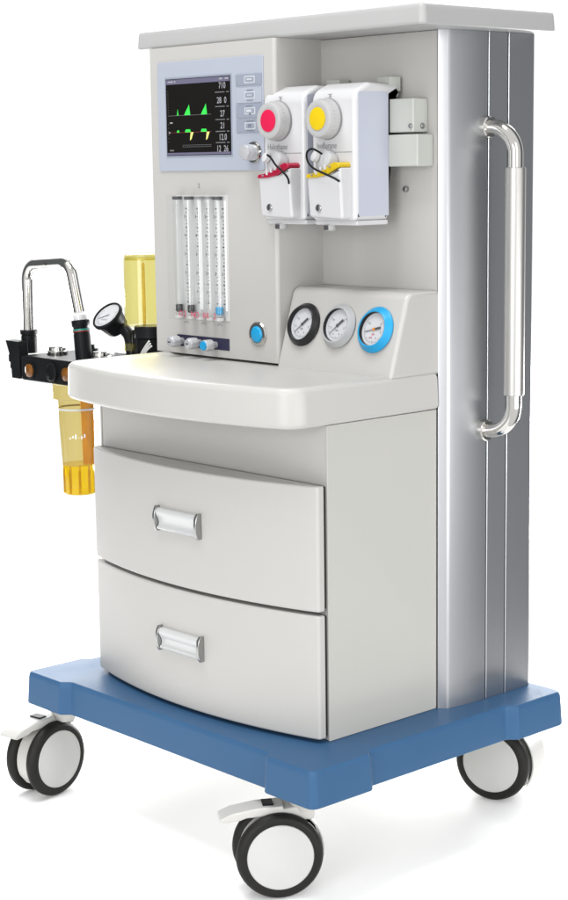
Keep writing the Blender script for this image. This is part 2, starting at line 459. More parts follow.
# upper control housing --------------------------------------------------------
BY = .243
pl = rpoly([(-.2845, BY, .006), (.0225, BY, .006), (.0225, .3405, 0), (-.2845, .3405, 0)], 5)
mb = MB(); mb.prism(pl, .7226, 1.2148, 'paint'); mb.build('control_housing', A, sharp=40)

# monitor panel
mb = MB()
pl = rpoly([(-.2605, 1.018, .004), (-.002, 1.018, .004), (-.002, 1.1915, .004), (-.2605, 1.1915, .004)], 4)
mb.prism(pl, 0, .0025, 'lav', .001, front(0, BY + .0005, 0)); P = mb.build('monitor_panel', A)
mb = MB(); F = lambda x, z, d=0: front(x, BY - .0021 - d, z)
x0, x1, z0, z1 = -.2375, -.0775, 1.0430, 1.1640
mb.box((x0 - .003, BY - .0026, z0 - .003), (x1 + .003, BY - .0015, z1 + .003), 'lavbtn', .0004, 1)
mb.box((x0, BY - .0030, z0), (x1, BY - .0016, z1), 'screen')
Y = BY - .0031
def flat(mb, pts, key, y=Y): mb.prism(pts, 0, .0002, key, 0, front(0, y, 0))
def rect(mb, xa, za, xb, zb, key, y=Y): flat(mb, [(xa, za), (xb, za), (xb, zb), (xa, zb)], key, y)
rect(mb, x0 + .001, z1 - .0085, x1 - .001, z1 - .001, 'sbar')
rect(mb, x0 + .001, z0 + .001, x1 - .001, z0 + .0045, 'sbar')
rect(mb, x0 + .006, z1 - .0055, x0 + .020, z1 - .0035, 'swhite', Y - .0003); rect(mb, x0 + .0225, z1 - .006, x0 + .0255, z1 - .003, 'swhite', Y - .0003)
rect(mb, x1 - .026, z1 - .0055, x1 - .018, z1 - .003, 'swhite', Y - .0003); rect(mb, x1 - .012, z1 - .0055, x1 - .004, z1 - .003, 'swhite', Y - .0003)
b1, b2 = z0 + .0635, z0 + .0365
xr = x0 + .113
rect(mb, x0 + .004, b1 - .0006, xr, b1, 'sdim'); rect(mb, x0 + .004, b2 - .0004, xr, b2, 'sred')
def poly(pts, key): flat(mb, [(x0 + x, z) for x, z in pts], key)
poly([(.0275, b1), (.0315, b1), (.0295, b1 + .010)], 'sgreen')
for xx in (.050, .092):
    poly([(xx - .004, b1), (xx + .011, b1), (xx + .0085, b1 + .0165), (xx + .0055, b1 + .012), (xx + .0005, b1 + .0065)], 'sgreen')
poly([(.026, b2), (.033, b2), (.0315, b2 + .0035), (.028, b2 + .0035)], 'sgreen')
for xx in (.050, .090):
    poly([(xx - .003, b2), (xx + .012, b2), (xx + .010, b2 + .0045), (xx - .001, b2 + .0045)], 'sgreen')
    poly([(xx + .0095, b2 - .013), (xx + .0115, b2 - .0005), (xx + .0185, b2 - .0002), (xx + .013, b2 - .011)], 'syel')
for k in range(9): rect(mb, x0 + .0045, b1 + .004 + k * .0042, x0 + .0062, b1 + .0047 + k * .0042, 'sdim')
for k in range(6): rect(mb, x0 + .0045, b2 - .015 + k * .0055, x0 + .0062, b2 - .0143 + k * .0055, 'sdim')
flat(mb, [(x0 + .006, b2 - .002), (x0 + .011, b2), (x0 + .006, b2 + .002)], 'swhite')
rect(mb, x0 + .009, b1 - .0125, x0 + .016, b1 - .0105, 'swhite')
rect(mb, x0 + .007, z0 + .007, x0 + .018, z0 + .0092, 'sdim')
rect(mb, x0 + .040, b2 - .0205, xr, b2 - .0200, 'sdim'); rect(mb, x0 + .040, b2 - .0235, xr, b2 - .0231, 'sdim')
for k in range(14): rect(mb, x0 + .042 + k * .0052, b2 - .0232, x0 + .0426 + k * .0052, b2 - .0215, 'sdim')
xc = x0 + .1405
for txt, z in (('710', .1060), ('28  0', .0835), ('27', .0630), ('21', .0445), ('12.0', .0268), ('12  26', .0090)):
    mb.text(txt, .0138, 'swhite', front(xc if len(txt) < 5 else xc - .0015, Y, z0 + z) @ Matrix.Diagonal((.82, 1, 1, 1)), depth=.0001)
for z in (.0955, .0735, .0535, .0352, .0180): rect(mb, xc - .017, z0 + z, xc + .006, z0 + z + .0016, 'sdim'); rect(mb, xc + .010, z0 + z, xc + .016, z0 + z + .0016, 'sdim')
mb.build('screen', P, weighted=False)
for i, (za, zb) in enumerate(((1.1470, 1.1640), (1.1205, 1.1435), (1.0980, 1.1185), (1.0760, 1.0955))):
    mb = MB(); mb.box((-.0645, BY - .0034, za), (-.0045, BY - .0015, zb), 'lav' if i == 1 else 'lavbtn', .0007, 2)
    zc = (za + zb) / 2; xc2 = -.0315
    o = rpoly([(xc2 - .0125, zc - .0055, .002), (xc2 + .0125, zc - .0055, .002), (xc2 + .0125, zc + .0055, .002), (xc2 - .0125, zc + .0055, .002)], 3)
    mb.prism(o, 0, .0002, 'lavline', 0, front(0, BY - .0034, 0))
    q = rpoly([(xc2 - .0102, zc - .0037, .0015), (xc2 + .0102, zc - .0037, .0015), (xc2 + .0102, zc + .0037, .0015), (xc2 - .0102, zc + .0037, .0015)], 3)
    mb.prism(q, 0, .0002, 'lavbtn', 0, front(0, BY - .0037, 0))
    g = lambda xa, za_, xb, zb_, k='lavdark': mb.box((xa, BY - .0041, za_), (xb, BY - .0038, zb_), k)
    if i == 0: g(xc2 - .006, zc - .0008, xc2 + .006, zc + .0014, 'lavline')
    elif i == 1: g(xc2 - .006, zc - .0006, xc2 + .006, zc + .0008, 'lavline'); g(xc2 - .007, zc + .007, xc2 + .008, zc + .0078); g(xc2 - .007, zc - .0082, xc2 + .008, zc - .0074)
    elif i == 2: g(xc2 - .008, zc - .002, xc2 + .004, zc + .0022, 'lavline'); g(xc2 - .001, zc - .006, xc2 + .002, zc - .003); g(xc2 - .009, zc + .0068, xc2 + .006, zc + .0074)
    else: g(xc2 - .0035, zc - .0025, xc2 - .0018, zc + .0025); g(xc2 - .0018, zc + .0008, xc2 + .003, zc + .0022); g(xc2 + .001, zc - .003, xc2 + .0026, zc + .0008); g(xc2 - .009, zc + .0066, xc2 + .009, zc + .0073); g(xc2 - .009, zc - .0075, xc2 + .009, zc - .0068)
    mb.build('membrane_key', P)

# silver selector knob
mb = MB(); mb.lathe([(0, 0), (.0165, 0), (.0168, .002), (.0155, .0045), (.0125, .005)], 'chrome', front(-.0235, BY - .002, 1.0455), 36); K = mb.build('selector_knob', A)
mb = MB(); mb.lathe([(.012, 0), (.0125, .004), (.0120, .016), (.0108, .0185), (.006, .0192), (0, .0193)], 'knobclear', front(-.0235, BY - .0065, 1.0455), 36); mb.build('knob_cap', K)

# flowmeter -------------------------------------------------------------------
fx0, fx1, fz0, fz1 = -.2195, -.0915, .7815, .9795
mb = MB()
mb.box((fx0, BY - .0012, fz0), (fx1, BY + .004, fz1), 'tubeback', .0005, 1)
for xa, xb in ((-.1905, -.1878), (-.1630, -.1545), (-.1380, -.1352), (-.1158, -.1100), (-.0985, -.0945)):
    mb.box((xa, BY - .0024, fz0 + .016), (xb, BY - .0014, fz1 - .008), 'whiteline')  # white strips painted in as the tubes' vertical highlights
for xs in (-.1925, -.1645, -.1400, -.1175, -.1005):        # scale ticks and small figures
    for k in range(26):
        z = fz0 + .026 + k * .0060; w = .0034 if k % 5 == 0 else .0018
        mb.box((xs - w, BY - .0020, z), (xs, BY - .0014, z + (.0014 if k % 5 else .0019)), 'printdk')
        if k % 5 == 3: mb.text(str(1 + k // 5), .0068, 'printdk', front(xs - .0055, BY - .0015, z), depth=.0002)
mb.text('2', .011, 'print', front(-.162, BY - .0003, .9945), depth=.0002)
for x in (-.2009, -.1574, -.1165):                            # printed turn arrows over the knobs
    arc = [(x + .0065 * math.cos(rad(a)), .7715 + .0048 * math.sin(rad(a))) for a in range(20, 165, 16)]
    inn = [(x + .0052 * math.cos(rad(a)), .7715 + .0036 * math.sin(rad(a))) for a in range(164, 19, -16)]
    mb.prism(arc + inn, 0, .0002, 'print', 0, front(0, BY - .0002, 0))
FM = mb.build('flowmeter', A)
tubes = ((-.2065, 'black', 'black'), (-.1760, 'black', 'black'), (-.1510, None, None), (-.1270, None, None), (-.1055, 'black', 'skyblue'))
for x, top, bot in tubes:
    mb = MB()
    mb.lathe([(.0062, fz0 + .006), (.0072, fz0 + .012), (.0072, fz1 - .006), (.0062, fz1 - .003)], 'tube', Matrix.Translation((x, BY - .0100, 0)), 24)
    if top: mb.lathe([(0, fz1 - .0065), (.0079, fz1 - .0065), (.0079, fz1 - .0015), (0, fz1 - .0015)], 'printdk', Matrix.Translation((x, BY - .0100, 0)), 24)
    else: mb.lathe([(0, fz1 - .0055), (.0079, fz1 - .0055), (.0079, fz1 - .0015), (0, fz1 - .0015)], 'print', Matrix.Translation((x, BY - .0100, 0)), 24)
    mb.lathe([(0, fz0 + .001), (.0079, fz0 + .001), (.0079, fz0 + .006), (0, fz0 + .006)], 'tubeback', Matrix.Translation((x, BY - .0100, 0)), 24)
    T = mb.build('flow_tube', FM)
    if bot:
        f = MB(); k = 'skyblue' if bot == 'skyblue' else 'gringk'
        f.lathe([(0, 0), (.0048, .001), (.0060, .004), (.0060, .012), (.0048, .0135), (0, .0135)], k, Matrix.Translation((x, BY - .0100, fz0 + .0095)), 20)
        f.build('flow_float', T)
mb = MB(); mb.box((fx0 - .002, BY - .0212, fz0 - .001), (fx1 + .002, BY - .0198, fz1 + .001), 'cover', .0004, 1)
for x, t in ((-.2010, 'O'), (-.1900, '2'), (-.1700, 'N'), (-.1600, 'O'), (-.1420, '8'), (-.1340, '8'), (-.1160, '2')):
    mb.text(t, .0135, 'pink', front(x + .012, BY - .0213, fz0 + .0085), depth=.0002)
mb.build('clear_cover', FM)

# flow control valves
mb = MB(); mb.box((-.2255, BY - .0012, .7345), (-.0935, BY + .003, .7535), 'navy', .0005, 1); mb.build('valve_recess', A)
for x, k, z in ((-.2110, 'knobclear', .7435), (-.1655, 'knobclear', .7432), (-.1265, 'skyblue', .7425)):
    mb = MB(); f = front(x, BY - .0014, z)
    mb.lathe([(.0055, 0), (.0055, .009), (.0088, .0095), (.0092, .012), (.0092, .0235), (.0085, .0250), (.0072, .0254)], 'knobclear', f, 18)
    kn = mb.build('valve_knob', A)
    mb = MB(); mb.lathe([(0, 0), (.0078, 0), (.0072, .0022), (0, .0026)], k, front(x, BY - .0268, z), 20)
    if k != 'skyblue': mb.box((x - .003, BY - .0302, z - .001), (x + .003, BY - .0294, z + .001), 'printdk')
    mb.build('knob_face', kn)

# blue push button
mb = MB(); mb.lathe([(0, 0), (.0194, 0), (.0197, .0015), (.0182, .0034), (.0138, .0038), (.0132, .002)], 'chrome', front(-.0236, BY - .0001, .7655), 40); K = mb.build('push_button', A)
mb = MB(); mb.lathe([(.0130, .0005), (.0128, .0042), (.0105, .0062), (.005, .0070), (0, .0071)], 'skyblue', front(-.0236, BY - .0001, .7655), 36)
mb.build('button_cap', K)

# gauge panel --------------------------------------------------------------------
gb, gt, gz0, gz1 = .2375, .2745, .7226, .8400
slope = (gt - gb) / (gz1 - gz0)
prof = rpoly([(gb, gz0 - .006, 0), (.3502, gz0 - .006, 0), (.3502, gz1, 0), (gt, gz1, .016)], 8)
mb = MB(); mb.prism(prof, .0228, .2690, 'paint', .006, YZX, 5); GP = mb.build('gauge_panel', A, sharp=40)
gn = V(0, -(gz1 - gz0), gt - gb).normalized(); gu = V(0, gt - gb, gz1 - gz0).normalized()
for x, z, ring, r, kind in ((.0670, .7845, 'gringk', .0338, 0), (.1435, .7866, 'gringg', .0338, 1), (.2205, .7855, 'skyblue', .0348, 2)):
    o = V(x, gb + slope * (z - gz0), z) + gn * .0003
    f = Matrix((V(1, 0, 0), gu, gn)).transposed().to_4x4(); f.translation = o
    # conical coloured bezel with the dial set back inside it
    mb = MB(); mb.lathe([(r - .002, -.001), (r, .0006), (r - .0004, .0022), (r - .0018, .0034), (.0282, .0092), (.0270, .0100), (.0258, .0098), (.0254, .0090), (.0254, .0080)], ring, f, 64, cap=False); G = mb.build('pressure_gauge', A)
    mb = MB(); mb.lathe([(.0254, .0090), (.0252, .0086), (.0246, .0040), (.0246, .0028), (.0250, .0028), (.0253, .0080)], 'gringk', f, 64, cap=False); mb.build('bezel', G)
    mb = MB(); mb.lathe([(.0, .0025), (.0246, .0025), (.0246, .0034), (0, .0034)], 'dial', f, 48)
    a0, a1 = (-215, 35)
    for k in range(31):
        a = rad(a1 - (a1 - a0) * k / 30); ln = .0035 if k % 5 == 0 else .002
        q = f @ Matrix.Translation((0, 0, .0036)) @ Matrix.Rotation(a, 4, 'Z')
        mb.box((.0205 - ln, -.00025 if k % 5 else -.0004, 0), (.0205, .00025 if k % 5 else .0004, .0002), 'print', xf=q)
    for k in range(6):
        a = rad(a1 - (a1 - a0) * k / 5)
        mb.text(str(k * 2), .0046, 'print', f @ Matrix.Translation((.0142 * math.cos(a), .0142 * math.sin(a), .0037)), depth=.0001)
    mb.text('MPa' if kind < 2 else 'kPa', .0042, 'print' if kind < 2 else 'pink', f @ Matrix.Translation((0, -.0075, .0037)), depth=.0001)
    if kind == 2: mb.text('x10', .0042, 'pink', f @ Matrix.Translation((-.004, -.0125, .0037)), depth=.0001)
    mb.build('dial_face', G, weighted=False)
    nd = MB(); ang = rad(42 if kind < 2 else 14)
    q = f @ Matrix.Translation((0, 0, .0042)) @ Matrix.Rotation(ang, 4, 'Z')
    nd.prism([(-.0190, -.0004), (.0, -.0012), (.0120, -.0010), (.0120, .0010), (.0, .0012), (-.0190, .0004)], 0, .0005, 'print', 0, q)
    nd.prism([(.003, -.0016), (.0135, -.0018), (.0135, .0018), (.003, .0016)], .0004, .0009, 'printdk' if kind < 2 else 'printdk', 0, q)
    nd.lathe([(.0024, 0), (.0024, .0010), (0, .0012)], 'printdk' if kind < 2 else 'orangept', q, 16); nd.build('needle', G, weighted=False)

# rail for the vaporizers -----------------------------------------------------------
mb = MB()
mb.box((.02, .3085, 1.0700), (.2475, .3402, 1.1185), 'rail', .002, 3)
mb.box((.03, .3055, 1.0210), (.2585, .3402, 1.0672), 'rail', .002, 3)
mb.lathe([(0, 0), (.0042, 0), (.0042, .0016), (.003, .003), (0, .0032)], 'handleend', frame((.2475, .3270, 1.0790), (1, 0, 0)), 20)
mb.lathe([(0, 0), (.0036, 0), (.0036, .0016), (.0026, .003), (0, .0032)], 'handleend', front(.2425, .3085, 1.0790), 20)
RL = mb.build('vaporizer_rail', A)

# ------------------------------------------------------------------ vaporizers
def vaporizer(x0, label, word, cdial, cband, cable):
    t = thing('vaporizer', (x0 + .046, .29, .9385), label, 'vaporizer', 'vaporizers hanging side by side on the rail')
    x1 = x0 + .092; y0, y1 = .237, .3045
    y1 = .3290
    body = rpoly([(y0, .9440, .004), (.3052, .9440, .003), (.3052, 1.1190, .002), (y1, 1.1215, .001), (y1, 1.1395, .005), (y0 + .030, 1.1425, .012), (y0, 1.1300, .022)], 6)
    mb = MB(); mb.prism(body, x0, x1, 'vwhite', .007, YZX, 5)
    mb.box((x0 + .003, y0 + .004, .9370), (x1 - .001, .3052, .9445), 'vwhite', .002, 2)
    b = mb.build('housing', t, sharp=40)
    s = MB(); sp = rpoly([(y0 + .0065, .9505, .002), (.3050, .9505, .001), (.3050, 1.1290, .001), (y0 + .0065, 1.1290, .004)], 3)
    s.prism(sp, x1 - .0002, x1 + .0006, 'lavside', 0, YZX); s.build('side_cover', t)
    # hanger that hooks over the rail
    h = MB(); h.box((x0 + .02, .3052, 1.1190), (x0 + .075, .3380, 1.1300), 'vwhite', .002, 2); 
    h.box((x1 - .030, .312, 1.130), (x1 - .002, .334, 1.1515), 'rail', .0015, 2); h.build('hanger_bracket', t)
    # joint line, index mark and name
    l = MB(); l.box((x0 + .0045, y0 - .0002, 1.0425), (x1 - .006, y0 + .001, 1.0435), 'print'); l.build('joint_line', b)
    l = MB(); l.prism([(.0400, 1.1222), (.0412, 1.1222), (.0412, 1.1260), (.0445, 1.1260), (.0445, 1.1268), (.0370, 1.1268), (.0370, 1.1260), (.0400, 1.1260)], 0, .0008, 'print', 0, front(x0, y0 + .0004, 0)); l.build('index_mark', b)
    l = MB(); l.text(word, .0125, 'print', front(x0 + .033, y0 - .0001, 1.0525) @ Matrix.Diagonal((.86, 1, 1, 1)), depth=.0003)
    l.build('name_lettering', b, weighted=False)
    # dial
    xd, zd = x0 + .0365, 1.0912
    d = MB(); f = front(xd, y0 - .0002, zd)
    d.lathe([(0, 0), (.0300, 0), (.0302, .0015), (.0296, .003)], 'print', f, 56)
    d.lathe([(.0292, .003), (.0294, .004), (.0272, .0185), (.0262, .0208), (.0245, .0218), (.0200, .0220), (.0185, .0212), (0, .0208)], 'vgrey', f, 56)
    for k in range(30):
        a = 2 * PI * k / 30
        q = f @ Matrix.Rotation(a, 4, 'Z') @ Matrix.Translation((.0286, 0, .010))
        d.box((-.0012, -.0007, -.004), (-.0002, .0007, .004), 'vgrey', xf=q)
    dd = d.build('dial', t)
    e = MB(); e.lathe([(.0166, .0206), (.0164, .0222), (.012, .0230), (0, .0232)], cdial, f, 40); e.build('dial_centre', dd)
    # filler block low on the front
    g = MB(); fx = x0 + .0125
    yF = .2135
    pol = [(fx, .9490), (fx + .070, .9460), (fx + .0715, 1.0215), (fx + .060, 1.0170), (fx + .046, 1.0115), (fx + .024, 1.0085), (fx, 1.0075)]
    plan = rpoly([(p[0], p[1], (.005 if i in (0, 1, 6) else .0015 if i == 2 else 0)) for i, p in enumerate(pol)], 4)
    def taper(z):   # block leans out toward the top
        return yF + (.006 * (1 - (z - .946) / .075))
    vs, fs = [], []
    n = len(plan)
    for lev in range(4):
        for px, pz in offset(plan, (0, 0, .0012, .0040)[lev]):
            yy = (.2400, taper(pz) + .004, taper(pz) + .0012, taper(pz))[lev]
            vs.append((px, yy, pz))
    for r in range(3):
        for k in range(n):
            k2 = (k + 1) % n; fs.append([r * n + k, r * n + k2, (r + 1) * n + k2, (r + 1) * n + k])
    fs.append([3 * n + k for k in range(n)])
    g.add(vs, fs, 'vwhite')
    g.lathe([(0, 0), (.0058, 0), (.0058, .0012), (.0045, .0022), (0, .0022)], 'handleend', front(x0 + .0345, yF + .0048, .9625), 20)
    g.box((x0 + .0338, yF + .0020, .9585), (x0 + .0352, yF + .0028, .9665), 'dark')
    fb = g.build('filler_block', t, sharp=45)
    bnd = MB()
    top = [(fx + .0015, 1.0115), (fx + .020, 1.0140), (fx + .036, 1.0180), (fx + .050, 1.0250), (fx + .059, 1.0285), (fx + .0665, 1.0285), (fx + .0705, 1.0250)]
    bot = [(fx + .0690, 1.0215), (fx + .055, 1.0155), (fx + .042, 1.0100), (fx + .022, 1.0068), (fx, 1.0060)]
    bp_ = rpoly([(p[0], p[1], .0012) for p in (bot[::-1] + top[::-1])], 2)
    bnd.prism(bp_, 0, .0262, cband, .0015, front(0, .2390, 0)); 
    for k in range(3):
        px = fx + .022 + k * .0095; pz = 1.0150 + k * .0036
        bnd.box((px, .2105, pz - .004), (px + .003, .2135, pz + .003), 'vwhite', .0005, 1)
    for k in range(2): bnd.box((fx + .012 + k * .038, .2112, 1.0090 + k * .012), (fx + .016 + k * .038, .2125, 1.0115 + k * .012), 'print', .0004, 1)
    bnd.build('filler_band', fb)
    p = MB(); p.lathe([(0, 0), (.0175, 0), (.0175, .012), (.0160, .0150), (.010, .0162), (0, .0165)], 'plug', frame((x0 + .0415, .236, 1.0275), (-.12, -1, .25)), 32)
    p.lathe([(0, 0), (.0075, 0), (.0075, .006), (0, .007)], 'vwhite', frame((x0 + .028, .2215, 1.036), (-.2, -1, .4)), 20)
    pl_ = p.build('filler_plug', fb)
    c = MB(); c.tube(spline([(x0 + a, y, z) for a, y, z in cable]), .0016, 'black', 10); c.build('tether', fb)
    k = MB(); k.lathe([(0, 0), (.0085, 0), (.0085, .007), (.006, .009), (0, .009)], 'vgrey', frame((x0 + .028, .2475, .9372), (0, 0, -1)), 24)
    k.box((x0 + .024, .2375, .9300), (x0 + .032, .2400, .9365), 'printdk', .0005, 1)
    k.build('drain_knob', t)
    return t
vaporizer(.0005, 'white vaporizer with a crimson red dial, nearest the monitor screen', 'Halothane', 'red', 'redband',
          [(.0375, .2180, 1.0386), (.0445, .2060, 1.0407), (.0535, .2050, 1.0362), (.0645, .2045, 1.0258), (.0775, .2050, 1.0169), (.0862, .2060, 1.0095), (.0882, .2080, 1.0037), (.0848, .2120, .9986)])
vaporizer(.1082, 'white vaporizer with a bright yellow dial and pale lavender side', 'Isoflurane', 'yellow', 'yelband',
          [(.0428, .2180, 1.0407), (.0397, .2080, 1.0465), (.0334, .2050, 1.0480), (.0259, .2045, 1.0438), (.0247, .2045, 1.0352), (.0299, .2045, 1.0265), (.0414, .2045, 1.0193), (.0603, .2050, 1.0127), (.0790, .2065, 1.0062), (.0872, .2100, 1.0012)])

# ------------------------------------------------------------------ breathing absorber on the left
B = thing('breathing_absorber', (-.48, .28, .44), 'black breathing absorber block with chrome arch tube and amber canister', 'absorber')
PY = .2205; PZ0, PZ1 = .645, .6900
mb = MB()
mb.box((-.6545, PY, PZ0), (-.300, .345, PZ1), 'black', .003, 3)
mb.lathe([(0, 0), (.0155, 0), (.0155, .003), (.0130, .004)], 'black', front(-.625, PY + .001, .6650), 28)
mb.lathe([(0, 0), (.0125, 0), (.0118, .0035), (.006, .006), (0, .0065)], 'amberwin', front(-.625, PY - .0015, .6645), 28)
mb.lathe([(0, 0), (.0165, 0), (.0165, .006), (.013, .008), (.011, .004), (0, .004)], 'black', front(-.555, PY + .001, .6660), 28)
mb.lathe([(0, 0), (.0125, 0), (.0118, .0035), (.006, .006), (0, .0065)], 'amberwin', front(-.512, PY - .0005, .6660), 28)
mb.box((-.305, .30, .655), (-.262, .345, .685), 'black', .002, 2)
mb.box((-.31, .35, .655), (-.2826, .42, .685), 'black', .002, 2)
mb.box((-.36, .33, .655), (-.30, .40, .685), 'black', .002, 2)
mb.build('mount_block', B)
# clip at the outer end
mb = MB()
cl = [(-.6900, .6455), (-.6740, .6455), (-.6660, .6455), (-.6640, .6700), (-.6665, .7140), (-.7075, .7140), (-.6965, .6895), (-.6990, .6880), (-.6990, .6760), (-.6940, .6735), (-.6950, .6640), (-.6915, .6620)]
mb.prism(cl, 0, .022, 'black', .0015, front(0, .244, 0)); mb.box((-.667, .226, .658), (-.652, .240, .676), 'black', .001, 1)
mb.build('end_clip', B)
# chrome arch
ay = .262
path = bent([(-.6895, ay, .728), (-.6875, ay, .8515), (-.5520, ay, .8605), (-.5270, ay, .772)], .030, 14)
mb = MB(); mb.tube(path, .0100, 'chrome', 24); mb.lathe([(0, 0), (.0032, 0), (.003, .0012), (0, .0014)], 'dark', front(-.6120, ay - .0094, .8560), 14)
mb.build('arch_tube', B, sharp=60)
mb = MB(); mb.lathe([(.0146, 0), (.0146, .030), (.0138, .0315), (.0138, .0335), (.0158, .035), (.0160, .041), (.0150, .0425), (.0105, .0425)], 'black', Matrix.Translation((-.6895, ay, PZ1 - .001)), 28)
mb.build('tube_sleeve', B)
ax = V(.12, 0, -1).normalized(); top = V(-.5283, ay, .7735)
mb = MB(); f = frame(V(-.5165, ay, PZ1 - .002), -ax)
mb.lathe([(.0150, 0), (.0150, .045), (.0143, .0465), (.0143, .0520)], 'black', f, 28)
mb.lathe([(.0145, .0520), (.0150, .0525), (.0150, .0550), (.0145, .0555)], 'teal', f, 28)
mb.lathe([(.0140, .0555), (.0140, .058), (.0160, .0615), (.0165, .0690), (.0155, .0710), (.0105, .0710)], 'black', f, 28)
mb.lathe([(.0147, .0500), (.0152, .0505), (.0152, .0518), (.0147, .0522)], 'redring', f, 28)
mb.build('tube_sleeve', B)
mb = MB(); mb.lathe([(.0104, .0712), (.0128, .0712), (.0128, .0800), (.0104, .0800)], 'vwhite', f, 28); mb.build('tube_collar', B)
for x in (-.6175, -.4830):
    mb = MB(); mb.lathe([(.0185, 0), (.0190, .001), (.0190, .0065), (.0180, .0075), (.0165, .0080), (.0160, .0130), (.0145, .0145), (.0, .0148)], 'chrome', Matrix.Translation((x, .275, PZ1 - .0005)), 32)
    mb.build('valve_cap', B)
mb = MB()
mb.lathe([(0, 0), (.0120, 0), (.0125, .003), (.0125, .011), (.0110, .013), (.0060, .0135), (.0060, .020), (0, .021)], 'black', Matrix.Translation((-.560, .310, PZ1 - .001)), 24)
mb.build('release_knob', B)
mb = MB()
mb.lathe([(.0172, 0), (.0185, .001), (.0185, .004), (.0172, .005)], 'chrome', Matrix.Translation((-.400, .281, PZ1 - .0005)), 28)
mb.build('gauge_collar', B)
# lying clear tube between the sleeve and the gauge
mb = MB(); mb.tube([(-.47, .30, PZ1 + .007), (-.405, .30, PZ1 + .007)], .0065, 'knobclear', 20); mb.build('hose_nipple', B)
# airway gauge
gn = V(.03, -.70, .71).normalized(); gc = V(-.4400, .2600, .7700)
f = frame(gc, gn, (1, 0, 0))
mb = MB(); mb.lathe([(0, -.034), (.0175, -.034), (.0205, -.030), (.0262, -.004), (.0290, -.003), (.0296, -.001), (.0296, .0025), (.0285, .004), (.0262, .004), (.0258, .0015)], 'black', f, 48)
stem = spline([gc - gn * .025 + V(.004, 0, 0), V(-.418, .281, .745), V(-.404, .281, .728), V(-.400, .281, .69)], 8)
mb.tube(stem, .0105, 'black', 20); mb.lathe([(.0165, 0), (.0165, .010), (.0145, .012), (0, .012)], 'black', Matrix.Translation((-.400, .281, PZ1 - .001)), 24)
G = mb.build('airway_gauge', B)
mb = MB(); mb.lathe([(0, .0008), (.0258, .0008), (.0258, .0016), (0, .0016)], 'dial', f, 44)
for k in range(25):
    q = f @ Matrix.Translation((0, 0, .0017)) @ Matrix.Rotation(rad(-210 + k * 10), 4, 'Z'); mb.box((.0190 if k % 4 else .0172, -.0003, 0), (.0225, .0003, .0002), 'print', xf=q)
mb.text('cmH2O', .0052, 'print', f @ Matrix.Translation((0, -.009, .0017)), depth=.0001)
q = f @ Matrix.Translation((0, 0, .0022)) @ Matrix.Rotation(rad(-150), 4, 'Z'); mb.prism([(-.005, -.0008), (.019, -.0003), (.019, .0003), (-.005, .0008)], 0, .0004, 'printdk', 0, q)
mb.build('gauge_face', G, weighted=False)
# bellows dome
dx, dy = -.3640, .2820
mb = MB(); T = Matrix.Translation((dx, dy, 0))
mb.lathe([(.0365, .757), (.0350, .762), (.0340, .775), (.0335, .868), (.0325, .876), (.0290, .8800), (.0, .8812)], 'dome', T, 44, cap=False)
D_ = mb.build('bellows_dome', B, sharp=50)
mb = MB(); mb.lathe([(.0, .8745), (.0300, .8742), (.0318, .8715), (.0318, .8695), (0, .8690)], 'dome', T, 44); mb.build('dome_lid', D_)
mb = MB(); mb.lathe([(.0024, .735), (.0030, .790), (.0024, .862), (0, .866)], 'amberdk', T, 16); mb.build('guide_rod', D_)
mb = MB(); T2 = Matrix.Translation((dx + .018, dy, 0))
mb.lathe([(.0240, PZ1 - .001), (.0240, .7350), (.0290, .7380), (.0290, .7560), (.0270, .7580), (0, .7580)], 'black', T2, 36)
mb.lathe([(.0130, PZ1 - .001), (.0130, .716), (.0105, .720), (.0105, .750), (0, .750)], 'black', Matrix.Translation((dx - .004, dy - .012, 0)), 24)
mb.lathe([(.0120, .7150), (.0120, .7270), (0, .7275)], 'dome', Matrix.Translation((dx - .010, dy - .022, 0)), 24)
mb.build('dome_base', B)
mb = MB()
for k in range(3): mb.tube(spline([(-.296 - k * .003, .243, .7290 + .004 * k), (-.306 - k * .005, .239, .7190), (-.318 - k * .006, .240, .700), (-.330 - k * .004, .255, .6905)], 6), .0016, 'hose', 8)
mb.build('sample_line', B)
# canister
cx, cy = -.5385, .2600
T = Matrix.Translation((cx, cy, 0))
mb = MB(); mb.lathe([(.0445, .6445), (.0455, .6440), (.0455, .6210), (.0445, .6190), (.0378, .6185), (.0365, .6150), (.0305, .5000), (.0302, .4975)], 'amber', T, 48, cap=False)
mb.lathe([(.0364, .6020), (.0369, .6010), (.0369, .5995), (.0364, .5985)], 'handlewhite', T, 48, cap=False)
CN = mb.build('canister', B, sharp=50)
mb = MB(); mb.lathe([(.0, .4990), (.0298, .4990), (.0301, .4960), (.0301, .4740), (.0288, .4500), (.0272, .4450), (.0, .4440)], 'amberdk', T, 48)
for k in range(10):
    a = 2 * PI * k / 10; q = T @ Matrix.Rotation(a, 4, 'Z'); mb.box((.0270, -.002, .4470), (.0308, .002, .4900), 'amberdk', .0008, 1, q)
mb.build('canister_cup', CN)
# orange absorbent column standing inside, on the right
mb = MB(); mb.lathe([(0, .4995), (.0118, .4995), (.0145, .6400), (0, .6400)], 'orange', Matrix.Translation((cx + .0125, cy + .0138, 0)), 24); mb.build('absorbent', CN)
mb = MB()
for k in range(6):
    a = rad(-62 + k * 9); r = .0332; q = T @ Matrix.Rotation(a, 4, 'Z'); mb.box((r, -.0012, .5480 + .002 * (k % 2)), (r + .0006, .0014, .5505 + .003 * (k % 3)), 'whiteline', xf=q)
mb.build('canister_marking', CN)

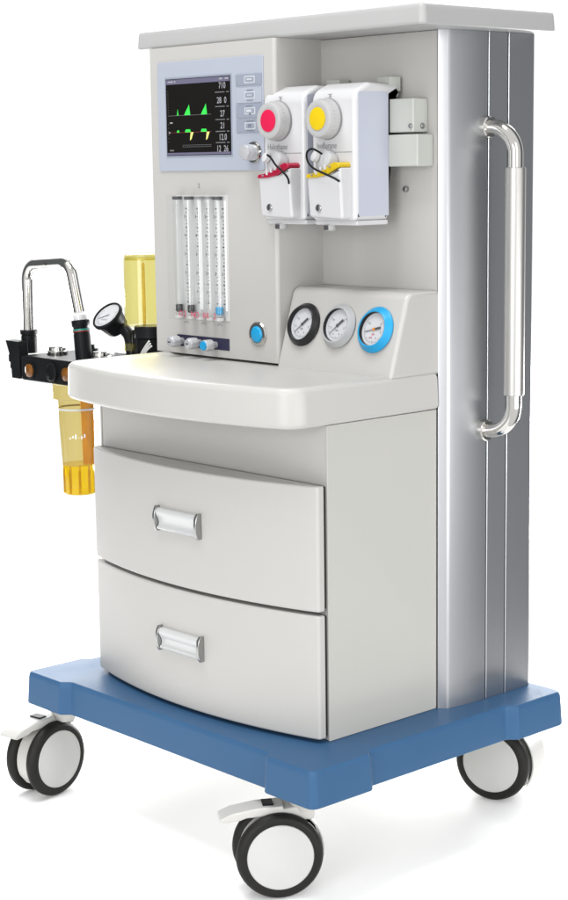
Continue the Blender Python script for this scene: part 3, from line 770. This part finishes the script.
# ------------------------------------------------------------------ light
w = bpy.data.worlds.new('World'); S.world = w; w.use_nodes = True
nt = w.node_tree; bg = nt.nodes['Background']
tc = nt.nodes.new('ShaderNodeTexCoord')
dv = nt.nodes.new('ShaderNodeVectorMath'); dv.operation = 'MULTIPLY'; dv.inputs[1].default_value = (1, 1, 0)
nt.links.new(tc.outputs['Generated'], dv.inputs[0])
nn = nt.nodes.new('ShaderNodeVectorMath'); nn.operation = 'NORMALIZE'; nt.links.new(dv.outputs[0], nn.inputs[0])
dt = nt.nodes.new('ShaderNodeVectorMath'); dt.operation = 'DOT_PRODUCT'; dt.inputs[1].default_value = (math.cos(rad(60)), math.sin(rad(60)), 0)
nt.links.new(nn.outputs[0], dt.inputs[0])
mr = nt.nodes.new('ShaderNodeMapRange'); mr.interpolation_type = 'SMOOTHSTEP'
mr.inputs[1].default_value = math.cos(rad(38)); mr.inputs[2].default_value = math.cos(rad(13)); mr.inputs[3].default_value = 0; mr.inputs[4].default_value = 1
nt.links.new(dt.outputs['Value'], mr.inputs[0])
mx = nt.nodes.new('ShaderNodeMix'); mx.data_type = 'RGBA'
mx.inputs[6].default_value = (1, 1, 1, 1); mx.inputs[7].default_value = (.16, .17, .18, 1)
d2 = nt.nodes.new('ShaderNodeVectorMath'); d2.operation = 'DOT_PRODUCT'; d2.inputs[1].default_value = (math.cos(rad(212)), math.sin(rad(212)), 0)
nt.links.new(nn.outputs[0], d2.inputs[0])
mr2 = nt.nodes.new('ShaderNodeMapRange'); mr2.interpolation_type = 'SMOOTHSTEP'
mr2.inputs[1].default_value = math.cos(rad(42)); mr2.inputs[2].default_value = math.cos(rad(20)); mr2.inputs[3].default_value = 0; mr2.inputs[4].default_value = 1
nt.links.new(d2.outputs['Value'], mr2.inputs[0])
mxx = nt.nodes.new('ShaderNodeMath'); mxx.operation = 'MAXIMUM'
nt.links.new(mr.outputs[0], mxx.inputs[0]); nt.links.new(mr2.outputs[0], mxx.inputs[1]); nt.links.new(mxx.outputs[0], mx.inputs[0]); nt.links.new(mx.outputs[2], bg.inputs['Color'])
bg.inputs['Strength'].default_value = 1.08
def area(name, loc, target, size, power, col=(1, 1, 1)):
    l = bpy.data.lights.new(name, 'AREA'); l.energy = power; l.shape = 'RECTANGLE'; l.size, l.size_y = size; l.color = col
    o = bpy.data.objects.new(name, l); C.objects.link(o); o.location = loc
    o.rotation_euler = (Vector(target) - Vector(loc)).to_track_quat('-Z', 'Y').to_euler(); return o
area('softbox_right', (3.0, -.9, 1.7), (.1, .3, .6), (1.3, 1.8), 11)
area('softbox_top', (0, -.6, 3.3), (0, .1, .6), (1.5, 1.3), 68)
area('added_fill_front', (1.5, -3.1, 1.15), (.1, .3, .8), (1.4, 1.4), 50)  # unseen lamp, added to lighten the recess behind the vaporizers
area('shadow_fill_back', (-.45, 2.1, .3), (0, .3, 0), (1.4, .3), 62)  # added low lamp, shines under the cart to wash out its shadow
area('shadow_fill_right', (2.1, .25, .45), (0, .25, 0), (1.6, .4), 14)  # added low lamp, lifts the floor shadow from the right
area('shadow_fill_left', (-2.2, .9, .5), (0, .3, 0), (1.4, .4), 18)  # added low lamp, lifts the floor shadow from the left
area('floor_fill_left', (-2.4, 1.6, 2.2), (-1.0, .8, 0), (1.2, 1.2), 60)  # added lamp out of view, whitens the floor on the left
area('floor_fill_back', (-.9, 2.6, 2.4), (.2, 1.0, 0), (1.2, 1.2), 40)  # added lamp out of view, whitens the floor behind the machine

# ------------------------------------------------------------------ camera
yaw, pitch, roll, px, py, pz, f = 0.836474, -0.160737, -0.013575, 2.026543, -1.557404, 1.024149, 1751.42398
fwd = V(-math.sin(yaw) * math.cos(pitch), math.cos(yaw) * math.cos(pitch), math.sin(pitch))
rt = V(math.cos(yaw), math.sin(yaw), 0); up = rt.cross(fwd)
r2 = rt * math.cos(roll) + up * math.sin(roll); u2 = up * math.cos(roll) - rt * math.sin(roll)
m = Matrix((r2, u2, -fwd)).transposed().to_4x4(); m.translation = V(px, py, pz)
cd = bpy.data.cameras.new('camera'); co = bpy.data.objects.new('camera', cd); C.objects.link(co)
co.matrix_world = m
cd.sensor_fit = 'VERTICAL'; cd.sensor_height = 36; cd.sensor_width = 36; cd.lens = f / 900 * 36
cd.clip_start = .05; cd.clip_end = 100
S.camera = co
S.view_settings.view_transform = 'Standard'; S.view_settings.look = 'None'
S.view_settings.exposure = 0; S.view_settings.gamma = 1
S.render.engine = 'CYCLES'
S.cycles.use_denoising = True
S.cycles.max_bounces = 10; S.cycles.transparent_max_bounces = 16
